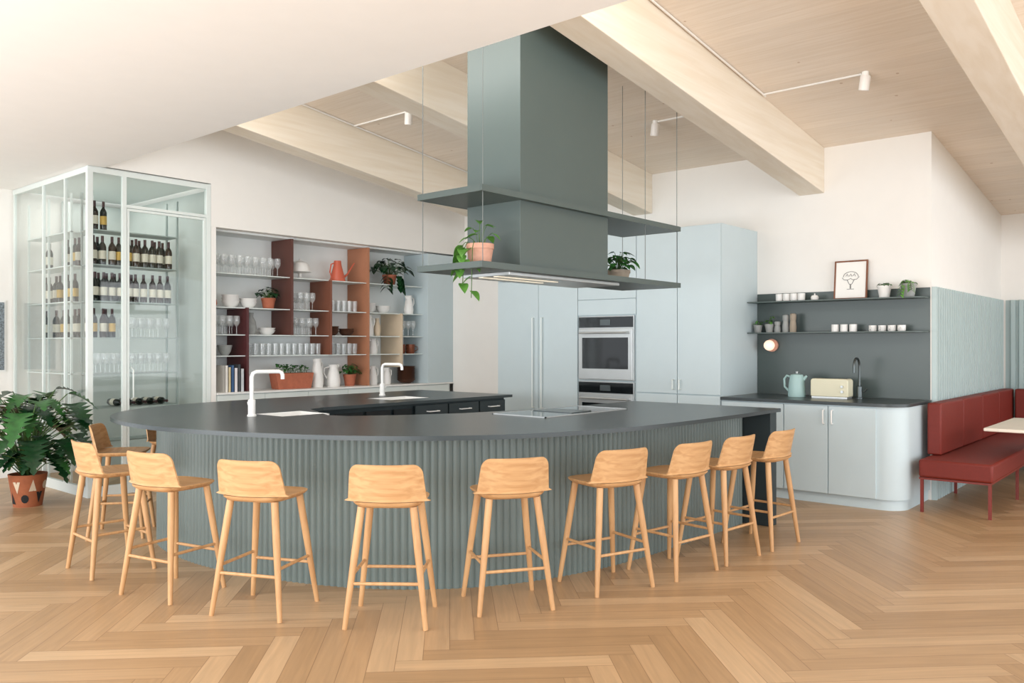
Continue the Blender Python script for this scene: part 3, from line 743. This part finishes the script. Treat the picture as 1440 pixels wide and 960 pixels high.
def bottle(mt, lb='label', slim=1.0):
    prof = [(0, 0), (.036, 0), (.037, .06), (.0375, .061), (.0375, .15), (.037, .151), (.037, .19), (.03, .215), (.014, .24), (.014, .245), (.0145, .246), (.0145, .305), (0, .306)]
    prof = [(r_*slim, z_) for r_, z_ in prof]
    mfm = lambda k: 1 if k == 3 else (2 if k >= 9 else 0)
    return MB().lathe(prof, seg=16, mf=mfm).done('wine_bottle', [mt, lb, 'foil'])
b1 = tag(bottle('bottle'), 'dark green wine bottle with cream label', 'bottle')
b2 = tag(bottle('bottle2'), 'brown wine bottle with cream label', 'bottle')
b3 = tag(bottle('bottle', 'label2', .92), 'dark wine bottle with gold label', 'bottle')
pa, pb, pc = [], [], []
for z_, nn in ((2.34, 10), (1.96, 10), (2.70, 2), (1.58, 3)):
    for i in range(nn):
        for yy in (8.93, 9.04):
            if yy > 9 and R() < .4: continue
            p = (3.70+.088*i+.02*R(), yy+.01*R(), z_)
            q_ = R(); (pa if q_ < .5 else pb if q_ < .75 else pc).append(p)
for z_ in (2.34, 1.96, 1.58):
    for i in range(11):
        if R() < (.35 if z_ > 1.6 else .6): continue
        q_ = R(); (pa if q_ < .5 else pb if q_ < .8 else pc).append((3.69, 9.26+.1*i, z_))
dup(b1, pa, 'wine bottles in the wine room'); dup(b2, pb, 'wine bottles in the wine room'); dup(b3, pc, 'wine bottles in the wine room')
for z_ in (.85,):
    for i in range(5):
        n_ = b1.copy(); COL.objects.link(n_); n_.location = (3.95+.12*i, 9.11, z_+.04); n_.rotation_euler = (math.pi/2, 0, 0)
        n_['label'] = 'dark wine bottle lying on its side'
tag(MB().box(3.0, 3.37, 10.43, 10.449, 1.2, 2.0, 1).box(3.02, 3.35, 10.42, 10.431, 1.22, 1.98).done('wall_artwork', ['art', 'white'], False), 'mottled dark grey artwork on white wall', 'picture')

# ------------------------------------------------------------ shelving niche
e_ = empty('niche_cabinet', (6.4, 8.7, 0), 'white low cabinet below open shelving', 'cabinet', world=True)
MB().box(4.81, XC+.6, YL+.02, 8.92, 0, .948).done('body', 'mint', False, parent=e_)
for i in range(6): MB().box(4.82+.6*i, 5.415+.6*i, YL, YL+.019, .1, .94).done('door', 'mint', False, bevel=.002, parent=e_)
tag(MB().box(4.805, XC+.64, YL-.02, 8.925, .95, .97).done('niche_worktop', 'white', False, bevel=.002), 'thin white worktop in shelving niche', 'worktop')
tag(MB().box(8.0, 8.5, YL, 8.925, .971, 2.775).done('corner_panel', 'blue', False, bevel=.002), 'pale blue tall corner cupboard beside shelves', 'cupboard')
sh = empty('open_shelving', (6.4, 8.72, .97), 'thin pale metal shelves with coloured upright dividers', 'shelf', world=True)
SZ = [2.315, 1.93, 1.62, 1.38]
for z_ in SZ: MB().box(4.81, 7.995, 8.53, 8.925, z_-.01, z_).done('shelf', 'mint', False, parent=sh)
for (x, z0, z1, c) in ((5.82, 1.62, 2.775, 'brown'), (5.22, .972, 1.93, 'maroon'), (6.39, 1.38, 2.315, 'rust'), (6.99, .972, 2.775, 'tan'), (7.57, 1.2, 1.93, 'beige')):
    MB().box(x, x+.03, 8.50, 8.923, z0, z1).done('divider', c, False, parent=sh)['label'] = {'brown': 'red-brown', 'maroon': 'maroon', 'rust': 'rust', 'tan': 'tan', 'beige': 'beige'}[c]+' upright divider'
wg = tag(MB().lathe([(0, 0), (.034, 0), (.03, .004), (.005, .01), (.004, .09), (.02, .105), (.037, .135), (.039, .165), (.032, .215)], seg=16).done('wine_glass', 'dglass'), 'clear stemmed wine glass on open shelf', 'glass')
pos = []
for i in range(9):
    for yy in (8.58, 8.68, 8.78): pos.append((4.88+.1*i, yy, 2.315))
for yy in (8.58, 8.68, 8.78):
    for i in range(4): pos.append((4.87+.09*i, yy, 1.62)); pos.append((5.93+.1*i, yy, 1.62))
    for i in range(4): pos.append((5.91+.09*i, yy, 1.93))
    for i in range(3): pos.append((7.68+.09*i, yy, 1.62))
dup(wg, pos, 'glasses on the open shelves')
for z_ in (1.2, 1.58):
    for i in range(3 if z_ > 1.5 else 0, 9):
        for yy in (8.92, 9.03):
            if R() < .15: continue
            n_ = wg.copy(); COL.objects.link(n_); n_.location = (3.72+.095*i, yy, z_)
            n_['label'] = 'clear wine glass on wine room rack'; n_['group'] = 'glasses in the wine room'
tm = tag(MB().lathe([(0, 0), (.03, 0), (.037, .14)], seg=16).done('tumbler', 'dglass'), 'clear straight drinking tumbler on open shelf', 'glass')
pos = [(5.31+.088*i, yy, 1.38) for i in range(12) for yy in (8.6, 8.7, 8.8)]
pos += [(6.5+.088*i, yy, 1.38) for i in range(5) for yy in (8.6, 8.7, 8.8)]
pos += [(6.5+.088*i, yy, 1.93) for i in range(5) for yy in (8.6, 8.7, 8.8)]
dup(tm, pos, 'tumblers on the open shelves')
def bowlprof(r, h): return [(0, 0), (r*.45, 0), (r*.8, h*.4), (r, h), (r*.96, h), (r*.76, h*.45), (0, h*.12)]
def bowls(x, z_, r, h, nn, mt, label, y=8.68):
    for k in range(nn):
        tag(MB().lathe(bowlprof(r, h), seg=24).done('bowl', mt, loc=(x, y, z_+k*h*.42)), label, 'bowl', 'stacked bowls')
bowls(5.12, 1.93, .1, .08, 3, 'ceramic', 'white ceramic bowl stacked on shelf')
bowls(5.35, 1.93, .1, .08, 2, 'ceramic', 'white ceramic bowl stacked on shelf')
bowls(5.6, 1.62, .1, .06, 2, 'ceramic', 'white ceramic bowl stacked on shelf')
bowls(6.54, 1.62, .1, .065, 3, 'darkbowl', 'dark brown bowl stacked on shelf')
bowls(6.78, 1.62, .1, .065, 2, 'darkbowl', 'dark brown bowl stacked on shelf')
bowls(7.15, 1.93, .1, .07, 3, 'ceramic', 'white ceramic bowl stacked on shelf')
bowls(7.4, 1.93, .1, .07, 2, 'ceramic', 'white ceramic bowl stacked on shelf')
bowls(7.82, .97, .13, .06, 8, 'darkbowl', 'dark brown plate-like bowl in a stack')
bowls(5.05, 1.38, .085, .12, 1, 'grey', 'grey-green stone mortar bowl')
for x in (7.70, 7.88):
    mug((x, 8.66, 1.38), -.6, 'copper', .065, .13, 'copper brown jug with handle')
def vase(x, z_, r, h, mt, label, name='vase'):
    tag(MB().lathe([(0, 0), (r*.7, 0), (r, h*.3), (r*.85, h*.6), (r*.45, h*.82), (r*.55, h), (r*.45, h), (r*.35, h*.82), (0, h*.3)], seg=24).done(name, mt, loc=(x, 8.68, z_)), label, 'vase')
vase(5.38, 1.62, .07, .26, 'grey', 'curvy grey stoneware vase')
vase(7.3, 1.62, .05, .24, 'beige', 'pale beige bottle vase')
vase(4.90, 1.93, .05, .14, 'terra', 'small narrow terracotta jar')
def jug(x, z_, r, h, mt='ceramic', label='tall white ceramic jug', y=8.66, rot=0):
    e2 = empty('jug', (x, y, z_), label, 'jug', rot=rot)
    MB().lathe([(0, 0), (r*.9, 0), (r, h*.25), (r*.8, h*.65), (r*.6, h*.85), (r*.72, h), (r*.66, h), (r*.54, h*.85), (0, h*.4)], seg=24).done('body', mt, parent=e2)
    MB().tube([(r*.6, 0, h*.9), (r*1.3, 0, h*.85), (r*1.4, 0, h*.6), (r*.9, 0, h*.35)], .009, 8).done('handle', mt, parent=e2)
    MB().tube([(-r*.5, 0, h*.85), (-r*.85, 0, h*1.0)], [.02, .012], 8).done('spout', mt, parent=e2)
jug(6.31, .97, .08, .36, rot=.3); jug(6.56, .97, .09, .28, rot=2.8); jug(7.12, 1.62, .08, .27); jug(7.2, 1.38, .07, .21); jug(7.85, 1.93, .07, .26)
jug(7.2, .97, .07, .25); jug(7.45, .97, .06, .22)
e2 = empty('cake_stand', (6.08, 8.7, 2.315), 'white cake stand with domed lid', 'cake stand')
MB().lathe([(0, 0), (.07, 0), (.02, .03), (.02, .07), (.14, .09), (.14, .1), (0, .1)], seg=28).done('stand', 'ceramic', parent=e2)
MB().lathe([(.125, .101), (.125, .15), (.095, .2), (.04, .225), (.012, .23), (.015, .25), (0, .255)], seg=28).done('dome', 'ceramic', parent=e2)
e2 = empty('watering_can', (6.64, 8.68, 2.315), 'coral enamel watering can with long spout', 'watering can', rot=0)
MB().lathe([(0, 0), (.1, 0), (.1, .02), (.05, .22), (.045, .27), (.038, .27), (.04, .2), (0, .1)], seg=28).done('body', 'coral', parent=e2)
MB().tube([(.08, 0, .05), (.15, 0, .1), (.27, 0, .26)], [.018, .012, .008], 10).done('spout', 'coral', parent=e2)
MB().tube([(-.04, 0, .24), (-.1, 0, .22), (-.12, 0, .12), (-.09, 0, .05)], .009, 8).done('handle', 'coral', parent=e2)
plant((5.62, 8.68, 1.93), .085, .13, 'bush', 'leafy plant in terracotta pot on shelf', 'terra', spread=.13, nl=34, hgt=.14, size=.07, leaf='leafd', ymax=.1)
plant((7.5, 8.66, 2.315), .1, .14, 'trail', 'bushy trailing plant in terracotta pot on shelf', 'terra', spread=.26, nl=75, hgt=.24, size=.10, leaf='leafd', vines=((3.8, .2), (5.2, .2)), ymax=.12)
plant((6.82, 8.66, .97), .085, .15, 'bush', 'bushy herb in terracotta pot on worktop', 'terra', spread=.12, nl=50, hgt=.14, size=.06, ymax=.1)
e2 = empty('herb_planter', (5.92, 8.64, .97), 'long terracotta trough planter with herbs', 'planter')
MB().prism([(-.23, 0), (.23, 0), (.27, .19), (-.27, .19)], 'y', -.08, .08).done('trough', 'terra', False, bevel=.005, parent=e2)
mb = MB()
for i in range(70):
    x = (R()-.5)*.46; mb.tube([(x, 0, .18), (x+(R()-.5)*.06, (R()-.5)*.1, .24)], .002, 4, m=1)
    mb.leaf((x+(R()-.5)*.06, (R()-.5)*.1, .21+.07*R()), (R()-.5, R()-.5, .4), .05, .035, .3)
mb.done('foliage', ['leaf', 'stem'], recalc=False, parent=e2)
bc = [('#e9e4dc', .3), ('#d8c7a0', .28), ('#3c5d86', .3), ('#e6dfe0', .27), ('#44484c', .31), ('#c9cdd0', .26)]
x = 4.95
for k, (c, hh) in enumerate(bc):
    M['bk%d' % k] = mat('book_cover_%d' % k, c, .6, var=.05)
    wd = .028+.012*R()
    e2 = empty('book', (x+wd/2, 8.6, .97), ['cream', 'sand-coloured', 'blue', 'white', 'charcoal', 'grey'][k]+' hardback book standing on worktop', 'book', group='books on the niche worktop')
    MB().box(-wd/2, wd/2, -.1, -.096, 0, hh).box(-wd/2, -wd/2+.003, -.1, .1, 0, hh).box(wd/2-.003, wd/2, -.1, .1, 0, hh).done('cover', 'bk%d' % k, False, parent=e2)
    MB().box(-wd/2+.003, wd/2-.003, -.096, .096, .003, hh-.004).done('pages', 'paper', False, parent=e2)
    x += wd+.004

# ------------------------------------------------------------ light
wd = bpy.data.worlds.new('world'); bpy.context.scene.world = wd; wd.use_nodes = True
bg = wd.node_tree.nodes['Background']; bg.inputs[0].default_value = (.90, .95, 1, 1); bg.inputs[1].default_value = 1.7
def area(loc, rot, sx, sy, p, col=(.95, .98, 1), nm='window_light'):
    l_ = bpy.data.lights.new(nm, 'AREA'); l_.shape = 'RECTANGLE'; l_.size = sx; l_.size_y = sy; l_.energy = p; l_.color = col
    o = bpy.data.objects.new(nm, l_); o.location = loc; o.rotation_euler = rot; COL.objects.link(o)
area((-2.3, 4, 1.2), (math.radians(116), 0, math.radians(-90)), 9, 2.2, 370)
area((5.5, -3.4, 1.7), (math.radians(100), 0, 0), 10, 2.8, 215)
area((XE+.06, 4.2, 3.78), (math.radians(76), 0, math.radians(-90)), 7, .6, 85, (1, .99, .97), 'upstand_fill_light')  # added fill light hidden behind the upstand, brightens timber ceiling and kitchen
area((4.1, 9.6, 3.2), (0, 0, 0), .9, 1.4, 9, (1, .98, .95), 'wine_room_fill_light')  # added fill light, brightens the inside of the wine room

# ------------------------------------------------------------ camera
cam = bpy.data.cameras.new('camera'); co = bpy.data.objects.new('camera', cam); COL.objects.link(co)
co.location = (0, 0, H); co.rotation_euler = (math.radians(90), 0, math.radians(-49.3))
cam.sensor_width = 36; cam.lens = 1166/1440*36; cam.shift_y = 5/1440; cam.clip_start = .05
bpy.context.scene.camera = co
vs = bpy.context.scene.view_settings
vs.view_transform = 'Standard'; vs.exposure = 0
for o in bpy.data.objects:
    for k in ('_b', '_w'):
        if k in o: del o[k]
